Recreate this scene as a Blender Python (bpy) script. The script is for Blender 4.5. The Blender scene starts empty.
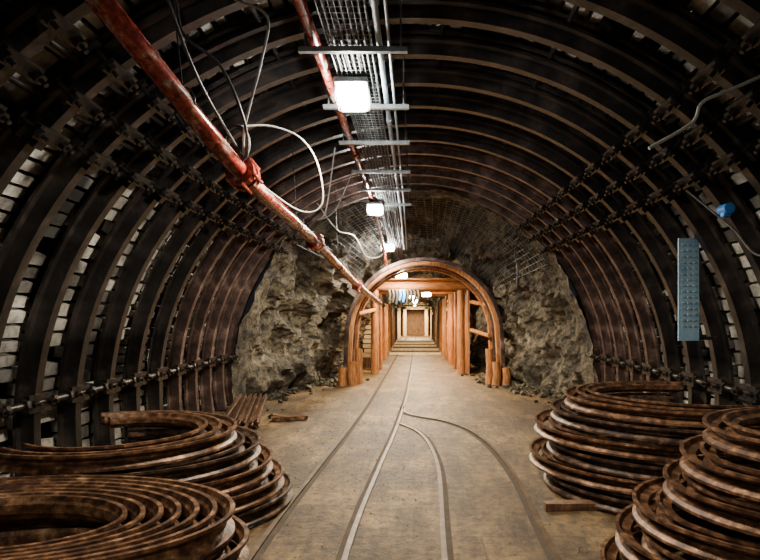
import bpy, math, random
from mathutils import Vector, Matrix, noise
random.seed(7)
scene = bpy.context.scene
COL = scene.collection
pi = math.pi

# ------------------------------------------------------------------ materials
def new_mat(name):
    m = bpy.data.materials.new(name); m.use_nodes = True
    nt = m.node_tree; b = nt.nodes["Principled BSDF"]
    return m, nt, b
def N(nt, t, **kw):
    n = nt.nodes.new(t)
    for k, v in kw.items(): setattr(n, k, v)
    return n
def ramp(nt, src, stops):
    r = N(nt, "ShaderNodeValToRGB"); e = r.color_ramp.elements
    while len(e) < len(stops): e.new(0.5)
    for i, (p, c) in enumerate(stops):
        e[i].position = p; e[i].color = (c[0], c[1], c[2], 1)
    nt.links.new(src, r.inputs[0]); return r.outputs[0]
def noise_tex(nt, scale, detail=6, rough=.6, stretch=None):
    tc = N(nt, "ShaderNodeTexCoord"); n = N(nt, "ShaderNodeTexNoise")
    n.inputs["Scale"].default_value = scale; n.inputs["Detail"].default_value = detail
    n.inputs["Roughness"].default_value = rough
    if stretch:
        mp = N(nt, "ShaderNodeMapping"); mp.inputs["Scale"].default_value = stretch
        nt.links.new(tc.outputs["Object"], mp.inputs[0]); nt.links.new(mp.outputs[0], n.inputs["Vector"])
    else: nt.links.new(tc.outputs["Object"], n.inputs["Vector"])
    return n.outputs["Fac"]
def bump(nt, b, src, strength=.4, dist=.02):
    bp = N(nt, "ShaderNodeBump"); bp.inputs["Strength"].default_value = strength
    bp.inputs["Distance"].default_value = dist
    nt.links.new(src, bp.inputs["Height"]); nt.links.new(bp.outputs[0], b.inputs["Normal"])
def mix(nt, a, b_, fac, mode='MIX'):
    m = N(nt, "ShaderNodeMix", data_type='RGBA', blend_type=mode)
    for sock, v in ((m.inputs[0], fac), (m.inputs[6], a), (m.inputs[7], b_)):
        if isinstance(v, (int, float)): sock.default_value = v
        elif isinstance(v, tuple): sock.default_value = (*v, 1)
        else: nt.links.new(v, sock)
    return m.outputs[2]
def noisy(name, stops, scale=6, rough=.6, metal=0, bstr=.3, bdist=.01, detail=8, stretch=None):
    m, nt, b = new_mat(name)
    f = noise_tex(nt, scale, detail, .65, stretch)
    nt.links.new(ramp(nt, f, stops), b.inputs["Base Color"])
    b.inputs["Roughness"].default_value = rough; b.inputs["Metallic"].default_value = metal
    f2 = noise_tex(nt, scale * 5, 6, .6, stretch)
    bump(nt, b, f2, bstr, bdist)
    return m

M_steel = noisy("arch_steel", [(.3, (.006,.005,.005)), (.48, (.018,.016,.016)), (.6, (.042,.034,.031)), (.76, (.13,.085,.062))], 4.5, .3, .3, .35, .008)
M_steelrust = noisy("arch_steel_rusty", [(.3, (.02,.013,.012)), (.5, (.075,.048,.042)), (.7, (.27,.18,.155))], 5, .34, .4, .3, .006)
M_bolt = noisy("bolt_steel", [(.35, (.009,.009,.009)), (.65, (.06,.05,.044))], 14, .35, .6, .2, .004)
M_rust = noisy("rusty_section_steel", [(.3, (.016,.008,.005)), (.46, (.07,.032,.016)), (.58, (.2,.1,.05)), (.74, (.5,.31,.18))], 14, .42, .35, .7, .005)
M_rustd = noisy("rusty_section_dark", [(.3, (.011,.007,.005)), (.48, (.04,.022,.014)), (.76, (.3,.18,.11))], 14, .42, .35, .7, .005)
M_rail = noisy("rail_steel", [(.3, (.035,.022,.012)), (.55, (.1,.062,.033)), (.75, (.24,.17,.1))], 9, .5, .25, .3, .004)
M_groove = noisy("flangeway_strip", [(.3, (.022,.013,.007)), (.7, (.06,.04,.022))], 9, .9)  # dark brown strip running beside each rail
M_galv = noisy("galvanised", [(.3, (.12,.14,.14)), (.7, (.3,.33,.33))], 15, .4, .7, .1, .002)
M_cond = noisy("grey_conduit", [(.3, (.25,.33,.38)), (.7, (.42,.5,.55))], 8, .4, .1, .1, .002)
M_board = noisy("pale_blue_board", [(.3, (.18,.34,.5)), (.7, (.3,.5,.66))], 5, .4)
M_black = noisy("black_rubber", [(.3, (.012,.012,.012)), (.7, (.04,.04,.04))], 8, .5)
M_white = noisy("pale_cable", [(.3, (.2,.2,.18)), (.7, (.42,.42,.38))], 8, .5)
M_timber = noisy("timber", [(.25, (.06,.018,.005)), (.5, (.34,.125,.03)), (.75, (.68,.31,.09))], 5, .7, 0, .6, .012, 8, (6, 6, .8))
M_timberx = noisy("timber_cross", [(.25, (.07,.02,.006)), (.5, (.34,.125,.03)), (.75, (.68,.31,.09))], 5, .7, 0, .6, .012, 8, (.8, 6, 6))
M_timberd = noisy("timber_dark", [(.25, (.03,.016,.009)), (.5, (.13,.062,.028)), (.75, (.32,.18,.09))], 5, .75, 0, .5, .01, 8, (6, 6, .8))  # darker brown timber, also taken by the frames farther in
M_pale = noisy("pale_board", [(.3, (.5,.36,.18)), (.7, (.82,.68,.42))], 5, .7)
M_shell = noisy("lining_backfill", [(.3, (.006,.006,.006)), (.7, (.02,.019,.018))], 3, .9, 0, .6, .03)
M_blue = noisy("blue_plastic", [(.3, (.02,.14,.5)), (.7, (.05,.3,.8))], 8, .4)
M_grit = noisy("grit", [(.3, (.08,.055,.03)), (.7, (.3,.22,.12))], 6, .85)

def mat_pipe():
    m, nt, b = new_mat("worn_red_paint_highlights")
    f = noise_tex(nt, 4, 9, .7, (3, .7, 3)); f2 = noise_tex(nt, 22, 6, .7)
    c = ramp(nt, f, [(.3, (.09,.011,.008)), (.46, (.26,.027,.018)), (.54, (.34,.09,.06)), (.62, (.6,.5,.44))])  # pale end paints pinkish-white highlights into the red, along with worn patches
    c2 = mix(nt, c, ramp(nt, f2, [(.4, (.35,.28,.25)), (.55, (1, 1, 1))]), 1.0, 'MULTIPLY')
    nt.links.new(c2, b.inputs["Base Color"]); b.inputs["Roughness"].default_value = .2
    bump(nt, b, f2, .15, .003); return m
M_pipe = mat_pipe()

def mat_blocks():
    m, nt, b = new_mat("lagging_blocks")
    g = N(nt, "ShaderNodeNewGeometry")
    c = ramp(nt, g.outputs["Random Per Island"], [(0, (.1,.095,.085)), (.25, (.4,.38,.34)), (.7, (.62,.6,.54)), (1, (.8,.78,.72))])
    f = noise_tex(nt, 12, 8, .7)
    d = ramp(nt, f, [(.3, (.35,.33,.31)), (.56, (1, 1, 1))])
    big = noise_tex(nt, 1.1, 3, .5)
    dd = ramp(nt, big, [(.4, (.07,.07,.07)), (.5, (1, 1, 1))])
    nt.links.new(mix(nt, mix(nt, c, d, 1.0, 'MULTIPLY'), dd, 1.0, 'MULTIPLY'), b.inputs["Base Color"])
    b.inputs["Roughness"].default_value = .85
    bump(nt, b, f, .6, .01); return m
M_block = mat_blocks()

def mat_rock():
    m, nt, b = new_mat("rock")
    f = noise_tex(nt, 1.6, 12, .68); f2 = noise_tex(nt, 9, 10, .7)
    c = ramp(nt, f, [(.3, (.02,.015,.009)), (.46, (.09,.07,.04)), (.58, (.18,.145,.09)), (.72, (.46,.39,.27))])
    d = ramp(nt, f2, [(.4, (.1,.09,.08)), (.56, (1, 1, 1))])
    nt.links.new(mix(nt, c, d, 1.0, 'MULTIPLY'), b.inputs["Base Color"])
    b.inputs["Roughness"].default_value = .7
    bump(nt, b, f2, 1, .09); return m
M_rock = mat_rock()

def mat_floor():
    m, nt, b = new_mat("dusty_floor")
    f = noise_tex(nt, .9, 12, .7); f2 = noise_tex(nt, 14, 10, .75); f3 = noise_tex(nt, 3, 10, .75, (1.4, .5, 1))
    c = ramp(nt, f, [(.32, (.055,.031,.011)), (.47, (.18,.11,.042)), (.62, (.4,.26,.105))])
    d = ramp(nt, f2, [(.38, (.3,.25,.2)), (.56, (1, 1, 1))])
    e = ramp(nt, f3, [(.42, (.22,.165,.11)), (.56, (1, 1, 1))])
    tc = N(nt, "ShaderNodeTexCoord"); br = N(nt, "ShaderNodeTexBrick")
    nt.links.new(tc.outputs["Object"], br.inputs["Vector"])
    br.inputs["Color1"].default_value = (1, 1, 1, 1); br.inputs["Color2"].default_value = (.66, .66, .66, 1)
    br.inputs["Mortar"].default_value = (.3, .26, .22, 1); br.inputs["Scale"].default_value = 1
    br.inputs["Mortar Size"].default_value = .012; br.inputs["Mortar Smooth"].default_value = .6
    br.inputs["Brick Width"].default_value = .9; br.inputs["Row Height"].default_value = .5
    r = mix(nt, mix(nt, c, d, 1.0, 'MULTIPLY'), e, .8, 'MULTIPLY')
    nt.links.new(mix(nt, r, br.outputs["Color"], .7, 'MULTIPLY'), b.inputs["Base Color"])
    b.inputs["Roughness"].default_value = .5
    bump(nt, b, f2, 1.0, .035); return m
M_floor = mat_floor()

def mat_emit(name, col, s):
    m, nt, b = new_mat(name)
    b.inputs["Base Color"].default_value = (*col, 1)
    b.inputs["Emission Color"].default_value = (*col, 1); b.inputs["Emission Strength"].default_value = s
    return m
M_lampw = mat_emit("lamp_glass_white", (1, .97, .9), 240)
M_lampy = mat_emit("lamp_glass_warm", (1, .84, .58), 260)

# ------------------------------------------------------------------ mesh builder
class MB:
    def __init__(s): s.v = []; s.f = []; s.m = []; s.mats = []; s.sm = []
    def mi(s, mat):
        if mat not in s.mats: s.mats.append(mat)
        return s.mats.index(mat)
    def add(s, vs, fs, mat, smooth=False):
        o = len(s.v); s.v += [tuple(v) for v in vs]; k = s.mi(mat)
        for f in fs: s.f.append([i + o for i in f]); s.m.append(k); s.sm.append(smooth)
    def box(s, c, size, mat, rot=None, jitter=0):
        hx, hy, hz = [a / 2 for a in size]; vs = []
        for x in (-hx, hx):
            for y in (-hy, hy):
                for z in (-hz, hz):
                    p = Vector((x, y, z))
                    if jitter: p += Vector([random.uniform(-jitter, jitter) for _ in range(3)])
                    if rot: p = rot @ p
                    vs.append(p + Vector(c))
        s.add(vs, [(0,1,3,2),(4,6,7,5),(0,4,5,1),(2,3,7,6),(0,2,6,4),(1,5,7,3)], mat)
    def tube(s, pts, r, mat, n=8, smooth=True, caps=True):
        pts = [Vector(p) for p in pts]; vs = []; L = len(pts)
        rr = r if isinstance(r, (list, tuple)) else [r] * L
        T = (pts[1] - pts[0]).normalized()
        U = T.orthogonal().normalized()
        for i, p in enumerate(pts):
            a = pts[max(i-1, 0)]; b = pts[min(i+1, L-1)]; T = (b - a).normalized()
            U = (U - T * U.dot(T)).normalized(); W = T.cross(U)
            for k in range(n):
                an = 2*pi*k/n; vs.append(p + (U*math.cos(an) + W*math.sin(an)) * rr[i])
        fs = []
        for i in range(L-1):
            for k in range(n):
                k2 = (k+1) % n; fs.append((i*n+k, i*n+k2, (i+1)*n+k2, (i+1)*n+k))
        s.add(vs, fs, mat, smooth)
        if caps:
            s.add(vs[:n][::-1], [tuple(range(n))], mat); s.add(vs[-n:], [tuple(range(n))], mat)
    def sweep(s, pts, prof, B, mat):
        """profile points are (along B, along inward normal B x T)"""
        pts = [Vector(p) for p in pts]; B = Vector(B); L = len(pts); n = len(prof); vs = []
        for i, p in enumerate(pts):
            T = (pts[min(i+1, L-1)] - pts[max(i-1, 0)]).normalized(); W = B.cross(T).normalized()
            for (b, w) in prof: vs.append(p + B*b + W*w)
        fs = []
        for i in range(L-1):
            for k in range(n):
                k2 = (k+1) % n; fs.append((i*n+k, (i+1)*n+k, (i+1)*n+k2, i*n+k2))
        fs.append(tuple(range(n))); fs.append(tuple((L-1)*n + k for k in range(n))[::-1])
        s.add(vs, fs, mat)
    def obj(s, name, parent=None, bevel=0):
        me = bpy.data.meshes.new(name); me.from_pydata(s.v, [], s.f)
        for m in s.mats: me.materials.append(m)
        me.polygons.foreach_set("material_index", s.m); me.polygons.foreach_set("use_smooth", s.sm)
        me.update(); o = bpy.data.objects.new(name, me); COL.objects.link(o)
        if parent: o.parent = parent
        if bevel:
            bv = o.modifiers.new("bevel", 'BEVEL'); bv.width = bevel; bv.segments = 2
            bv.limit_method = 'ANGLE'
        return o
def catmull(P, k=8):
    P = [Vector(p) for p in P]; Q = [2*P[0]-P[1]] + P + [2*P[-1]-P[-2]]; out = []
    for i in range(1, len(Q)-2):
        a, b, c, d = Q[i-1:i+3]
        for j in range(k):
            t = j/k
            out.append(.5*((2*b) + (c-a)*t + (2*a-5*b+4*c-d)*t*t + (3*b-a-3*c+d)*t**3))
    out.append(P[-1]); return out

# ------------------------------------------------------------------ tunnel section
ZC = .6
def section(R, y=0, n=44, leg=4, a0=None, a1=None):
    """left foot -> crown -> right foot"""
    if a0 is not None:
        return [Vector((-R*math.cos(a0+(a1-a0)*i/n), y, ZC+R*math.sin(a0+(a1-a0)*i/n))) for i in range(n+1)]
    P = []
    for i in range(leg):
        z = ZC*i/leg; P.append(Vector((-(R-.05*((ZC-z)/ZC)**2), y, z)))
    for i in range(n+1):
        a = pi*i/n; P.append(Vector((-R*math.cos(a), y, ZC+R*math.sin(a))))
    for i in range(leg-1, -1, -1):
        z = ZC*i/leg; P.append(Vector(((R-.05*((ZC-z)/ZC)**2), y, z)))
    return P
RA = 3.1
HAT = [(-.085,0),(-.085,.025),(-.055,.036),(-.038,.13),(.038,.13),(.055,.036),(.085,.025),(.085,0)]
HAT2 = [(-.08,.05),(-.08,.075),(-.052,.086),(-.035,.17),(.035,.17),(.052,.086),(.08,.075),(.08,.05)]
def make_arch_mesh(mat):
    mb = MB(); R = RA
    mb.sweep(section(R, 0, 64), HAT, (0,1,0), mat)
    j0 = math.radians(40)
    mb.sweep(section(R, 0, 48, 0, j0, pi-j0), HAT2, (0,1,0), mat)
    C0 = Vector((0,0,ZC))
    for side in (-1, 1):
        for a in (42, 47.5, 53):
            ar = math.radians(a); d = Vector((side*math.cos(ar), 0, math.sin(ar)))
            rot = Matrix.Rotation(side*(pi/2-ar), 3, 'Y')
            mb.box(C0 + d*(R-.05), (.08, .25, .03), M_bolt, rot)
            mb.box(C0 + d*(R-.18), (.09, .25, .03), M_bolt, rot)
            for yy in (-.105, .105):
                q = Vector((0, yy, 0))
                mb.tube([C0+d*(R+.0)+q, C0+d*(R-.27)+q], .014, M_bolt, 6, False)
                mb.tube([C0+d*(R-.195)+q, C0+d*(R-.23)+q], .033, M_bolt, 6, False)
        z = .8
        x = side*(math.sqrt(R*R-.04)-.13)
        mb.box((x, 0, z), (.04, .24, .14), M_bolt)
        for yy in (-.09, .09):
            mb.tube([(x, yy, z), (x-side*.1, yy, z)], .014, M_bolt, 6, False)
            mb.tube([(x-side*.03, yy, z), (x-side*.065, yy, z)], .03, M_bolt, 6, False)
        mb.box((side*(R-.12), 0, .015), (.24, .2, .03), M_bolt)
    return mb
SP = .5; Y_LAST = 8.6
arch_ys = [Y_LAST - SP*i for i in range(24)]
first = make_arch_mesh(M_steel).obj("steel_arch", bevel=0)
rusty = make_arch_mesh(M_steelrust).obj("steel_arch")
rusty.location.y = Y_LAST
ys = arch_ys[5:]
first.location.y = ys[0]
for y in ys[1:]:
    o = bpy.data.objects.new("steel_arch", first.data); o.location.y = y; COL.objects.link(o)
for y in arch_ys[1:5]:
    o = bpy.data.objects.new("steel_arch", rusty.data); o.location.y = y; COL.objects.link(o)
Y_BACK = arch_ys[-1]

# longitudinal spacer struts
mb = MB()
for side in (-1, 1):
    xs = side*(RA-.14)
    mb.tube([(xs, Y_BACK, .8), (xs, Y_LAST, .8)], .022, M_bolt, 8)
    for a, r in ((45, RA-.04), (50.5, RA-.04), (70, RA-.03), (86, RA-.03)):
        ar = math.radians(a)
        mb.tube([(side*r*math.cos(ar), Y_BACK, ZC+r*math.sin(ar)), (side*r*math.cos(ar), Y_LAST, ZC+r*math.sin(ar))], .018, M_bolt, 8)
    for y in arch_ys[:-1]:
        yy = y-SP/2
        mb.tube([(xs, yy-.14, .8), (xs, yy+.14, .8)], [.03, .03], M_bolt, 8)
        for d in (-.1, .1): mb.tube([(xs, yy+d-.02, .8), (xs, yy+d+.02, .8)], .05, M_bolt, 6, False)
mb.obj("spacer_struts")

# lagging blocks
mb = MB()
base = section(RA+.04, 0, 200, 20)
cum = [0]
for i in range(1, len(base)): cum.append(cum[-1] + (base[i]-base[i-1]).length)
Ltot = cum[-1]
def at(s):
    import bisect
    i = min(max(bisect.bisect(cum, s), 1), len(cum)-1)
    t = (s-cum[i-1])/(cum[i]-cum[i-1]); return base[i-1].lerp(base[i], t), (base[i]-base[i-1]).normalized()
for bi, y in enumerate(arch_ys[:-1]):
    yc = y - SP/2; s = .05; bw = random.choice((.1, .115, .13))
    while s < Ltot - bw:
        p, T = at(s + bw/2); W = Vector((0,1,0)).cross(T)
        if random.random() > .1:
            rot = Matrix((T, Vector((0,1,0)), -W)).transposed()
            off = random.uniform(0, .03)
            mb.box(p - W*(.05+off) + Vector((0, yc, 0)), (bw-.03, SP-.1, .1), M_block, rot, .006)
        s += bw
mb.obj("stone_lagging_blocks")

def strip_mesh(name, rows, mat, smooth=False):
    m = MB(); n = len(rows[0]); vs = [p for r in rows for p in r]; fs = []
    for i in range(len(rows)-1):
        for k in range(n-1): fs.append((i*n+k, i*n+k+1, (i+1)*n+k+1, (i+1)*n+k))
    m.add(vs, fs, mat, smooth); return m.obj(name)
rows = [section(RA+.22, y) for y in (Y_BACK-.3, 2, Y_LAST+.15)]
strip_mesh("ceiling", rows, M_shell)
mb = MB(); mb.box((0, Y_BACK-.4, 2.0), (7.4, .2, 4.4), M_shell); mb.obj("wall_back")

# ------------------------------------------------------------------ floor
mb = MB(); mb.box((0, 20.6, -.1), (7.4, 48.6, .2), M_floor); mb.obj("floor")

# ------------------------------------------------------------------ rock drift
def lerp_tab(tab, y):
    if y <= tab[0][0]: return tab[0][1]
    for (a, b), (c, d) in zip(tab, tab[1:]):
        if y <= c: return b + (d-b)*(y-a)/(c-a)
    return tab[-1][1]
A = [(8.5,3.12),(9.2,2.9),(10.2,2.5),(11,2.25),(12.2,2.1),(14,1.75),(20,1.6),(44,1.5)]
C = [(8.5,3.75),(9.5,3.6),(11,3.3),(12,3.15),(13,2.85),(14,2.75),(44,2.65)]
XO = [(8.6,0),(11,.18),(13,.1),(44,.05)]
rows = []; y = 8.5
while y < 38.2:
    a = lerp_tab(A, y); c = lerp_tab(C, y); xo = lerp_tab(XO, y); row = []; n = 150
    for k in range(n+1):
        ph = pi*k/n
        cs, sn = math.cos(ph), math.sin(ph)
        p = Vector((xo-a*math.copysign(abs(cs)**.85, cs), y, -.05 + c*sn**.9))
        d = Vector((-cs, 0, sn))
        q = p*1.1
        v = noise.fractal(q, 1.0, 2.0, 5)*.3
        vo = noise.voronoi(p*1.4)[0]; v += (vo[1]-vo[0])*.5
        vo = noise.voronoi(p*3.6)[0]; v += (vo[1]-vo[0])*.2
        vo = noise.voronoi(p*8)[0]; v += (vo[1]-vo[0])*.06
        amp = 1.0 if y > 8.9 else .3
        row.append(p + d*(v*amp - .19))
    rows.append(row); y += .045 if y < 13.2 else .3
strip_mesh("wall_rock", rows, M_rock)
mb = MB()
o = section(3.45, 8.74, 44); i_ = section(3.02, 8.74, 44)
vs = o + i_; n = len(o)
mb.add(vs, [(k, k+1, n+k+1, n+k) for k in range(n-1)], M_rock); mb.obj("lining_collar")

# wire netting under the rock roof
mb = MB()
ny = 26
def netp(ph, y):
    a = lerp_tab(A, y)-.2; c = lerp_tab(C, y)-.22; xo = lerp_tab(XO, y)
    cs, sn = math.cos(ph), math.sin(ph)
    v = .05*noise.noise(Vector((ph*3, y*1.5, 3)))
    return Vector((xo-(a+v)*math.copysign(abs(cs)**.85, cs), y, (c+v)*max(sn, 0)**.9))
phs = [math.radians(48 + 92*k/42) for k in range(43)]
yn = [8.85 + 2.7*j/ny for j in range(ny+1)]
for ph in phs: mb.tube([netp(ph, y) for y in yn], .0035, M_galv, 4, False, False)
for y in yn: mb.tube([netp(ph, y) for ph in phs], .0035, M_galv, 4, False, False)
mb.obj("wire_netting")

# ------------------------------------------------------------------ timber portal
XP = .22
def carch(mb, y, hw, top, r, mat, xoff=XP, spring=.95):
    P = []
    for z in (0, .3, .6): P.append((xoff-hw-.02, y, z))
    for k in range(21):
        a = pi*k/20
        P.append((xoff-hw*math.cos(a), y, spring+(top-spring)*math.sin(a)**.92))
    for z in (.6, .3, 0): P.append((xoff+hw+.02, y, z))
    mb.sweep(P, [(-r,-r*.7),(-r*.7,-r),(r*.7,-r),(r,-r*.7),(r,r*.7),(r*.7,r),(-r*.7,r),(-r,r*.7)], (0,1,0), mat)
mb = MB()
carch(mb, 11.0, 1.64, 2.66, .042, M_steelrust)
carch(mb, 11.35, 1.61, 2.62, .055, M_timber)
carch(mb, 11.8, 1.6, 2.6, .045, M_steelrust)
carch(mb, 12.2, 1.58, 2.58, .055, M_timber)
for sx in (-1, 1):
    for j, (dx, y, h) in enumerate(((1.5, 10.9, .5), (1.7, 10.85, .38), (1.4, 11.2, .75))):
        x = XP+sx*dx
        mb.tube([(x, y, 0), (x+.02*sx, y, h*.5), (x, y+.02, h)], [.09, .085, .08], M_timber, 12)
    for k in range(12):
        a = math.radians(random.uniform(2, 84) if k % 2 else 6+7.6*k)
        x = XP+sx*1.71*math.cos(a); z = .95+1.74*math.sin(a)
        rr = Matrix.Rotation(sx*(pi/2-a), 3, 'Y')
        mb.box((x, 11.85, z), (.16, 1.1, .03), M_timberd if k % 4 else M_timber, rr, .012)
for sx, z in ((-1, 1.5), (1, 1.7), (1, 1.0)):
    mb.tube([(XP+sx*1.5, 11.9, z), (XP+sx*1.2, 12.9, z+.1)], .05, M_timber, 8)
mb.obj("timber_portal")

def timber_set(y, xl=-.98, xr=1.2, h=2.12, mat=M_timber, matx=M_timberx, r=.11):
    m = MB()
    for x in (xl, xr):
        m.tube([(x, 0, 0), (x+random.uniform(-.02,.02), 0, h*.5), (x, 0, h)], [r*1.05, r, r*.95], mat, 14)
    m.tube([(xl-.28, 0, h+r), (xr+.28, 0, h+r)], r*1.05, matx, 14)
    o = m.obj("timber_support_frame"); o.location.y = y
for k, y in enumerate((13.0, 14.2, 15.6, 17.2, 19, 21, 23.2, 25.6, 28, 30.4)):
    timber_set(y, -.98 if k < 2 else -1.05, 1.18 if k < 2 else 1.12, 2.1 if k < 4 else 2.2, M_timber if k < 6 else M_timberd, M_timberx if k < 7 else M_timberd, .1)
mb = MB()
for k in range(9):
    mb.box((1.36+.015*(k%2), 13.05+.24*k, 1.05), (.05, .21, 2.1), M_timber, None, .006)
for k in range(6):
    mb.box((.08, 13.1+.3*k, 2.37), (2.5, .26, .04), M_timberx, None, .006)
mb.obj("timber_planking")
mb = MB()
for k in range(13):
    mb.box((-1.2+random.uniform(-.03,.03), 14.9, .35+.13*k), (.42, .9, .1), M_pale, None, .008)
for k in range(13):
    mb.box((1.28+random.uniform(-.03,.03), 16.4, .35+.13*k), (.4, .9, .1), M_pale, None, .008)
for x, y in ((-1.2, 14.9), (1.28, 16.4)): mb.box((x, y, .15), (.42, .9, .3), M_timberd)
mb.obj("timber_crib")

# far end lit frame
mb = MB()
for x in (-1.0, 1.2): mb.box((x, 33.5, 1.12), (.26, .3, 2.24), M_pale)
mb.box((.1, 33.5, 2.2), (2.46, .3, .26), M_pale)
for x in (-.62, .84): mb.box((x, 35.6, 1.0), (.2, .2, 2.0), M_pale)
mb.box((.11, 35.6, 1.92), (1.66, .2, .2), M_pale)
mb.box((.11, 36.75, 1.0), (1.9, .08, 2.1), M_timberd)
mb.obj("door_1")
mb = MB(); mb.box((0, 37.9, 1.6), (5, .2, 3.6), M_rock); mb.obj("wall_far")
mb = MB()
for k in range(9):
    y = 19.3 + 1.15*k
    mb.box((.05, y, .03), (1.9, .25, .06), M_timberd if k % 2 else M_pale)
mb.obj("sleeper_boards")

# ------------------------------------------------------------------ rails
RP = [(0,-.045),(.008,-.045),(.012,-.01),(.04,-.01),(.046,-.018),(.052,-.018),(.052,.018),(.046,.018),(.04,.01),(.012,.01),(.008,.045),(0,.045)]
def rail(mb, P, groove=1):
    P = [(x, y, -.035) for x, y in P]; C_ = catmull(P, 10)
    mb.sweep(C_, RP, (0,0,1), M_rail)
    g = .018 if groove > 0 else -.058
    mb.sweep(C_, [(.021,g),(.038,g),(.038,g+.04),(.021,g+.04)], (0,0,1), M_groove)
mb = MB()
rail(mb, [(-.94,-3.5),(-.98,1),(-1.0,3.3),(-.93,5),(-.86,6.4),(-.8,8),(-.76,10),(-.68,16),(-.6,24),(-.5,33)], -1)
rail(mb, [(-.36,-3.5),(-.4,1),(-.42,3.3),(-.34,5),(-.25,6.4),(-.18,8),(-.12,10),(-.04,16),(.04,24),(.14,33)], 1)
rail(mb, [(.1,-3.5),(.14,1),(.19,3.3),(.235,4.9),(.18,5.9),(.06,6.55),(-.12,6.95),(-.24,7.1)], -1)
rail(mb, [(.8,-3.5),(.84,1),(.88,3.3),(.93,4.6),(.88,5.8),(.7,6.7),(.42,7.25),(.1,7.55),(-.12,7.85),(-.17,8.4)], 1)
mb.obj("rail_tracks")

# ------------------------------------------------------------------ stacks of bent steel sections
def TH(h=.13, d=.1, t=.012):   # trough section lying on its side, open side facing outward
    l = .024
    return [(0,0),(0,.022),(l,.034),(l+.012,d),(h-l-.012,d),(h-l,.034),(h,.022),(h,0),(h-l+.008,0),(h-l-.008,.02),(h-l-.02,d-t),(l+.02,d-t),(l+.008,.02),(l-.008,0)]
def arc_pts(cx, cy, rx, ry, z, a0, a1, n=64, tilt=(0,0)):
    out = []
    for i in range(n+1):
        a = math.radians(a0+(a1-a0)*i/n); x = rx*math.cos(a); y = ry*math.sin(a)
        out.append(Vector((cx+x, cy+y, z + x*tilt[0] + y*tilt[1])))
    return out
# left front: nested bundle
mb = MB(); z = .02
for L in range(4):
    sh = [.12, .05, 0.05, -.02][L]; h = .12
    nn = 7 if L == 3 else 3
    for k in range(nn):
        mb.sweep(arc_pts(-1.96+sh, 2.5, 1.1-.088*k, .62-.046*k, z-.004*k, -138, 138), TH(h, .045, .008), (0,0,1), M_rust)
    z += h+.012
mb.obj("bent_steel_section_stack")
# left rear
mb = MB(); z = .02
shifts = [.24, .2, .13, .06, -.07]
for L in range(5):
    for k in range(3 if L in (4, 2) else 2):
        mb.sweep(arc_pts(-2.15+shifts[L]*1.3, 4.05-.03*L+random.uniform(-.03,.03), .87-.12*k, .78-.085*k, z, -125, 125, 64, (random.uniform(-.012,.012), random.uniform(-.01,.01))), TH(.108, .07, .01), (0,0,1), M_rust if L % 3 else M_rustd)
    z += .127
mb.obj("bent_steel_section_stack")
# right rear (arcs bulge towards the track)
mb = MB(); z = .025
shifts = [.05, -.05, .09, .0, .13, .25]
for L in range(6):
    for k in range(3 if L > 3 else 2):
        mb.sweep(arc_pts(2.2+shifts[L], 4.62+random.uniform(-.1,.1), 1.1-.12*k, .92-.09*k, z, 66+L, 294-L, 64, (random.uniform(-.02,.02), random.uniform(-.01,.01))), TH(.105, .08, .01), (0,0,1), (M_rustd, M_rust)[L % 2])
    z += .133
mb.obj("bent_steel_section_stack")
# right front
mb = MB(); z = .02
shifts = [0, .11, .21, .36, .46, .62]
for L in range(6):
    for k in range(2):
        mb.sweep(arc_pts(1.84+shifts[L], 2.84+random.uniform(-.04,.04), .8-.12*k, .66-.09*k, z, 40+7*L, 320-7*L, 64, (random.uniform(-.012,.012), 0)), TH(.108, .085, .011), (0,0,1), M_rust)
    z += .15
mb.obj("bent_steel_section_stack")

# bar pile left, by the last arches
mb = MB()
for k in range(12):
    x = -2.8+.08*(k % 6)+.05*(k//6); z0 = .03+.06*(k//6)
    ang = random.uniform(-.06, .06)
    p = [Vector((x+.35+ang, 6.6+random.uniform(-.15,.15), z0)), Vector((x, 8.3, z0+.08))]
    mb.sweep([p[0], p[0].lerp(p[1], .5), p[1]], TH(.06, .05, .008), (0,0,1), M_rust)
mb.obj("steel_bar_pile")
mb = MB()
mb.box((-1.75, 7.3, .04), (.5, .1, .05), M_rust, Matrix.Rotation(.3, 3, 'Z'))
mb.box((-1.9, 7.45, .03), (.35, .08, .04), M_timberd, Matrix.Rotation(-.4, 3, 'Z'))
mb.obj("scrap_board")
mb = MB(); mb.box((1.25, 4.0, .03), (.5, .09, .05), M_timberd, Matrix.Rotation(.06, 3, 'Z'), .006); mb.obj("loose_plank")

# gravel along the walls and grit over the floor
mb = MB()
for k in range(1100):
    side = random.choice((-1, 1)); y = random.uniform(2, 12.8)
    w = 2.9 if y < 8.7 else lerp_tab(A, y)-.1
    x = side*(w-.02-abs(random.gauss(0, .3))); r = random.uniform(.008, .035)*(1.6 if y > 8.7 else 1)
    if y < 5.6 and abs(x) < 2.8: continue
    R_ = Matrix.Rotation(random.uniform(0, 6), 3, Vector((random.random(), random.random(), 1)).normalized())
    mb.box((x, y, r*.6), (r*2, r*1.6, r*1.3), M_rock, R_, r*.35)
for k in range(1300):
    y = random.uniform(2.8, 11); x = random.uniform(-2.2, 2.2); r = random.uniform(.002, .006)
    R_ = Matrix.Rotation(random.uniform(0, 6), 3, Vector((random.random(), random.random(), 1)).normalized())
    mb.box((x, y, r*.6), (r*2, r*1.6, r*1.2), M_grit, R_, r*.35)
mb.obj("loose_gravel")

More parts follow.
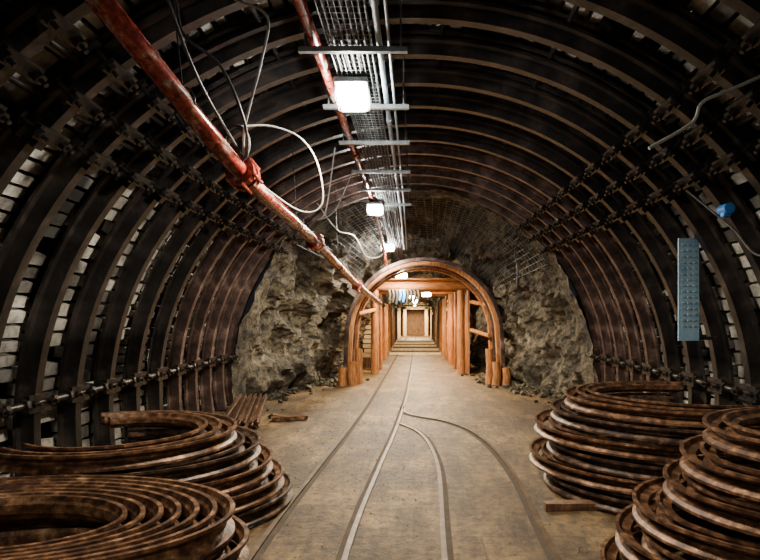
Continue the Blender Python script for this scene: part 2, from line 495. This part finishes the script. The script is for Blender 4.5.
# ------------------------------------------------------------------ overhead services
ZT = 3.1
def crown(x): return ZC+math.sqrt(2.96**2-x*x)
tray = bpy.data.objects.new("cable_tray", None); COL.objects.link(tray)
mb = MB()
for y in (-2.0, -1.15, -.3, .55, 1.4, 2.3, 3.15, 4.02, 4.86, 5.85, 6.7, 7.6):
    mb.sweep([(-.7, y, ZT), (-.04, y, ZT)], [(-.016,-.016),(-.016,.016),(.016,.016),(.016,.01),(-.01,.01),(-.01,-.01),(.016,-.01),(.016,-.016)], (0,0,1), M_galv)
    for x in (-.66, -.08):
        mb.tube([(x, y, ZT), (x, y, crown(x))], .006, M_galv, 6)
mb.obj("hanger_struts", tray)
mb = MB()
for x in (-.515, -.26):
    for z in (ZT+.025, ZT+.075): mb.tube([(x, -3, z), (x, 8.2, z), (x+.02, 11, z-.28)], .004, M_galv, 5)
for k in range(9):
    x = -.515+.255*k/8; mb.tube([(x, -3, ZT+.025), (x, 8.2, ZT+.025), (x+.02, 11, ZT-.255)], .0032, M_galv, 5)
y = 0
while y < 8.2:
    mb.tube([(-.515, y, ZT+.075), (-.515, y, ZT+.025), (-.26, y, ZT+.025), (-.26, y, ZT+.075)], .0032, M_galv, 5); y += .055
mb.obj("wire_mesh", tray)
mb = MB()
for x, r in ((-.48, .013), (-.44, .01), (-.4, .015), (-.33, .01), (-.3, .012)):
    P = [(x+random.uniform(-.015,.015), yy, ZT+.035+r) for yy in (-3, 0, 2, 4, 6, 8)] + [(x+.04, 11, ZT-.24), (x+.15, 12.8, 2.35)]
    mb.tube(catmull(P, 5), r, M_black, 8)
mb.obj("cables", tray)
mb = MB()
mb.tube(catmull([(-.61,-3,ZT+.065),(-.61,2.3,ZT+.065),(-.61,5,ZT+.065),(-.61,7.6,ZT+.05),(-.62,10.2,ZT-.2),(-.6,11.6,ZT-.7)], 8), .036, M_pipe, 16)
for y in (.4, 2.65, 5.4): mb.tube([(-.61, y-.04, ZT+.065), (-.61, y+.04, ZT+.065)], .048, M_pipe, 16)
mb.obj("red_air_pipe")
mb = MB()
mb.tube([(-.21,-3,ZT+.038),(-.21,8.2,ZT+.038),(-.2,10.8,ZT-.25)], .019, M_cond, 12)
mb.tube([(-.15,-3,ZT+.034),(-.15,8.2,ZT+.034),(-.15,10.8,ZT-.25)], .01, M_cond, 10)
for y in (.9, 2.7, 4.4, 6.2): mb.tube([(-.21, y-.04, ZT+.038), (-.21, y+.04, ZT+.038)], .025, M_cond, 12)
mb.obj("electrical_conduit")

# large red water pipe
mb = MB()
PP = [(-1.5,-1,3.0),(-1.5,1.2,3.05),(-1.44,2.0,2.98),(-1.36,2.4,2.84),(-1.15,3.5,2.44),(-1.13,4.8,2.37),(-1.14,6.0,2.33),(-.98,9.0,2.0),(-.76,11.6,1.74)]
mb.tube(catmull(PP, 10), .056, M_pipe, 24)
def coupling(c, d, r=.12, w=.1):
    c = Vector(c); d = Vector(d).normalized()
    mb.tube([c-d*w, c-d*w*.3], r, M_pipe, 20, False); mb.tube([c+d*w*.3, c+d*w], r, M_pipe, 20, False)
    mb.tube([c-d*w*.4, c+d*w*.4], r*.86, M_pipe, 20, False)
    U = d.orthogonal().normalized(); W = d.cross(U)
    for k in range(6):
        a = k*pi/3; q = c+(U*math.cos(a)+W*math.sin(a))*(r+.005)
        mb.tube([q-d*w*1.3, q+d*w*1.3], .011, M_pipe, 6, False)
coupling((-1.15,3.5,2.44), (.12,1.5,-.3), .098, .065)
coupling((-1.14,6.0,2.33), (.03,1,-.07), .098, .06)
coupling((-.98,9,2.0), (.09,1,-.11), .095, .06)
mb.obj("red_water_pipe")
mb = MB()
for (x, y, z) in ((-1.27, 2.85, 2.675), (-1.13, 5.0, 2.365), (-1.08, 7.4, 2.185)):
    loop = [(x+.068*math.cos(a), y, z+.068*math.sin(a)) for a in [pi/2+2*pi*k/16 for k in range(17)]]
    mb.tube(loop, .006, M_bolt, 6)
    mb.tube([(x, y, z+.068), (x-.05, y, crown(x-.05))], .005, M_bolt, 6)
mb.obj("pipe_hangers")

def cable(name, P, r, mat):
    m = MB(); m.tube(catmull(P, 8), r, mat, 8); m.obj(name)
cable("hanging_cable", [(-1.32,2.88,3.24),(-1.27,2.88,3.04),(-1.1,2.96,2.91),(-1.02,3.12,2.66),(-1.08,3.36,2.52),(-1.15,3.42,2.56)], .009, M_black)
cable("hanging_cable", [(-1.05,3.04,3.34),(-.86,3.04,3.24),(-.89,3.04,2.99),(-1.04,3.2,2.66),(-1.12,3.42,2.55)], .008, M_white)
cable("hanging_cable", [(-1.21,3.6,2.8),(-1.04,3.76,2.86),(-.84,3.84,2.8),(-.71,3.84,2.6),(-.68,3.84,2.31),(-.84,3.84,2.26),(-1.12,3.76,2.44)], .007, M_white)
cable("hanging_cable", [(-.76,5,3.1),(-.88,5.2,2.54),(-1.0,5.4,2.48),(-.88,5.8,2.66),(-.68,5.8,3.1)], .007, M_white)
cable("hanging_cable", [(-1.4,7.5,3.1),(-1.1,7.4,2.7),(-.86,7.5,2.62),(-.72,7.8,2.37),(-.55,8.4,2.43),(-.5,10,2.8)], .009, M_white)
cable("hanging_cable", [(-1.2,2.3,3.25),(-1.16,2.5,2.94),(-1.14,2.8,2.72),(-1.14,3.4,2.56)], .009, M_black)
cable("wall_conduit", [(1.22,2.7,2.36),(1.44,2.7,2.49),(1.5,2.7,2.6),(1.68,2.7,2.68),(1.95,2.7,2.8)], .009, M_white)
cable("wall_cable", [(1.75,8.3,2.9),(1.6,8.2,2.5),(1.61,8.1,2.2),(1.6,8.1,1.9)], .009, M_black)
cable("wall_cable", [(2.2,4.2,2.5),(2.38,3.9,2.15),(2.42,3.6,1.9),(2.55,3.2,2.05)], .009, M_black)
mb = MB()
for k in range(4):
    mb.tube([(-1.17+.08*math.cos(a)+.008*k, 3.4-.012*k, 2.6+.12*math.sin(a)) for a in [2*pi*j/20 for j in range(21)]], .009, M_black, 6)
mb.obj("cable_coil")

# ------------------------------------------------------------------ lamps
def lamp(loc, power, col, mat, w=.24, l=.3, pw=.1):
    x, y, z = loc
    e = bpy.data.objects.new("tunnel_lamp", None); COL.objects.link(e); e.location = loc
    m = MB(); m.box((0,0,.07), (w+.03, l+.03, .04), M_galv)
    m.box((0,0,.1), (w*.4, l*.5, .03), M_galv); m.obj("housing", e, .008)
    m = MB(); m.box((0,0,.0), (w, l, .1), mat); m.obj("diffuser", e, .03)
    m = MB()
    for k in (-1, 0, 1):
        yy = k*l*.33
        m.tube([(-w*.56,yy,.05),(-w*.56,yy,-.05),(-w*.4,yy,-.065),(w*.4,yy,-.065),(w*.56,yy,-.05),(w*.56,yy,.05)], .003, M_galv, 5)
    m.obj("wire_guard", e)
    ld = bpy.data.lights.new("bulb", 'SPOT'); ld.energy = power; ld.color = col; ld.shadow_soft_size = pw
    ld.spot_size = math.radians(178); ld.spot_blend = .55
    lo = bpy.data.objects.new("bulb_light", ld); COL.objects.link(lo); lo.parent = e; lo.location = (0, 0, -.12)
W_ = (1, .87, .66); WY = (1, .74, .42); WO = (1, .6, .28)
lamp((-.43, -1.0, 2.98), 190, W_, M_lampw, .18, .24)
lamp((-.43, 3.66, 3.02), 460, W_, M_lampw, .2, .26)
lamp((-.56, 7.5, 3.0), 580, W_, M_lampw, .2, .26)
lamp((-.54, 10.7, 2.86), 620, W_, M_lampw, .24, .28)
lamp((-.3, 12.5, 2.42), 440, WY, M_lampy, .26, .26)
lamp((.35, 14.7, 2.05), 520, WO, M_lampy, .24, .2)
lamp((-.05, 18, 2.1), 520, WY, M_lampy, .26, .2)
lamp((.05, 24, 2.1), 360, WY, M_lampy, .22, .18)
lamp((.05, 31.8, 2.2), 1100, WY, M_lampy, .14, .16)
lamp((.05, 34.6, 2.1), 900, WY, M_lampy, .14, .16)

# ------------------------------------------------------------------ panel on right wall, blue reflector, small things
mb = MB()
pr = Matrix.Rotation(math.radians(8), 3, 'Z'); BC = Vector((2.47, 4.68, 1.72))
mb.box(BC, (.2, .012, .92), M_board, pr)
for k in range(15):
    for j in range(3): mb.box(BC + pr @ Vector((-.055+.055*j, -.008, .4-.052*k)), (.03, .004, .014), M_cond, pr)
for z in (.44, -.44): mb.box(BC + Vector((.12, .03, z)), (.3, .02, .03), M_bolt)
mb.obj("marker_board")
mb = MB()
mb.box((2.32, 3.87, 2.26), (.06, .05, .08), M_blue); mb.tube([(2.32,3.82,2.28),(2.32,3.92,2.28)], .04, M_blue, 14); mb.obj("blue_reflector", None, .008)
mb = MB()
for k in range(9):
    x = -.62+.09*k
    mb.tube([(x, 12.75, 2.1), (x+.03, 12.75, 1.98), (x, 12.77, 1.84-.05*(k % 3))], .035, M_blue if k in (3, 4) else M_black, 8)
mb.tube([(-.8,12.75,2.08),(.25,12.75,2.08)], .022, M_bolt, 8)
mb.obj("hanging_hose_bundle")

# ------------------------------------------------------------------ world, camera
w = bpy.data.worlds.new("World"); scene.world = w; w.use_nodes = True
w.node_tree.nodes["Background"].inputs[0].default_value = (.5,.55,.6,1)
w.node_tree.nodes["Background"].inputs[1].default_value = .02
cd = bpy.data.cameras.new("camera"); cam = bpy.data.objects.new("camera", cd); COL.objects.link(cam)
cam.location = (0, 0, 1.5); cam.rotation_euler = (pi/2, 0, 0)
cd.sensor_width = 36; cd.lens = 36*520/760; cd.shift_x = -34/760; cd.shift_y = 34/760
cd.clip_start = .05
scene.camera = cam
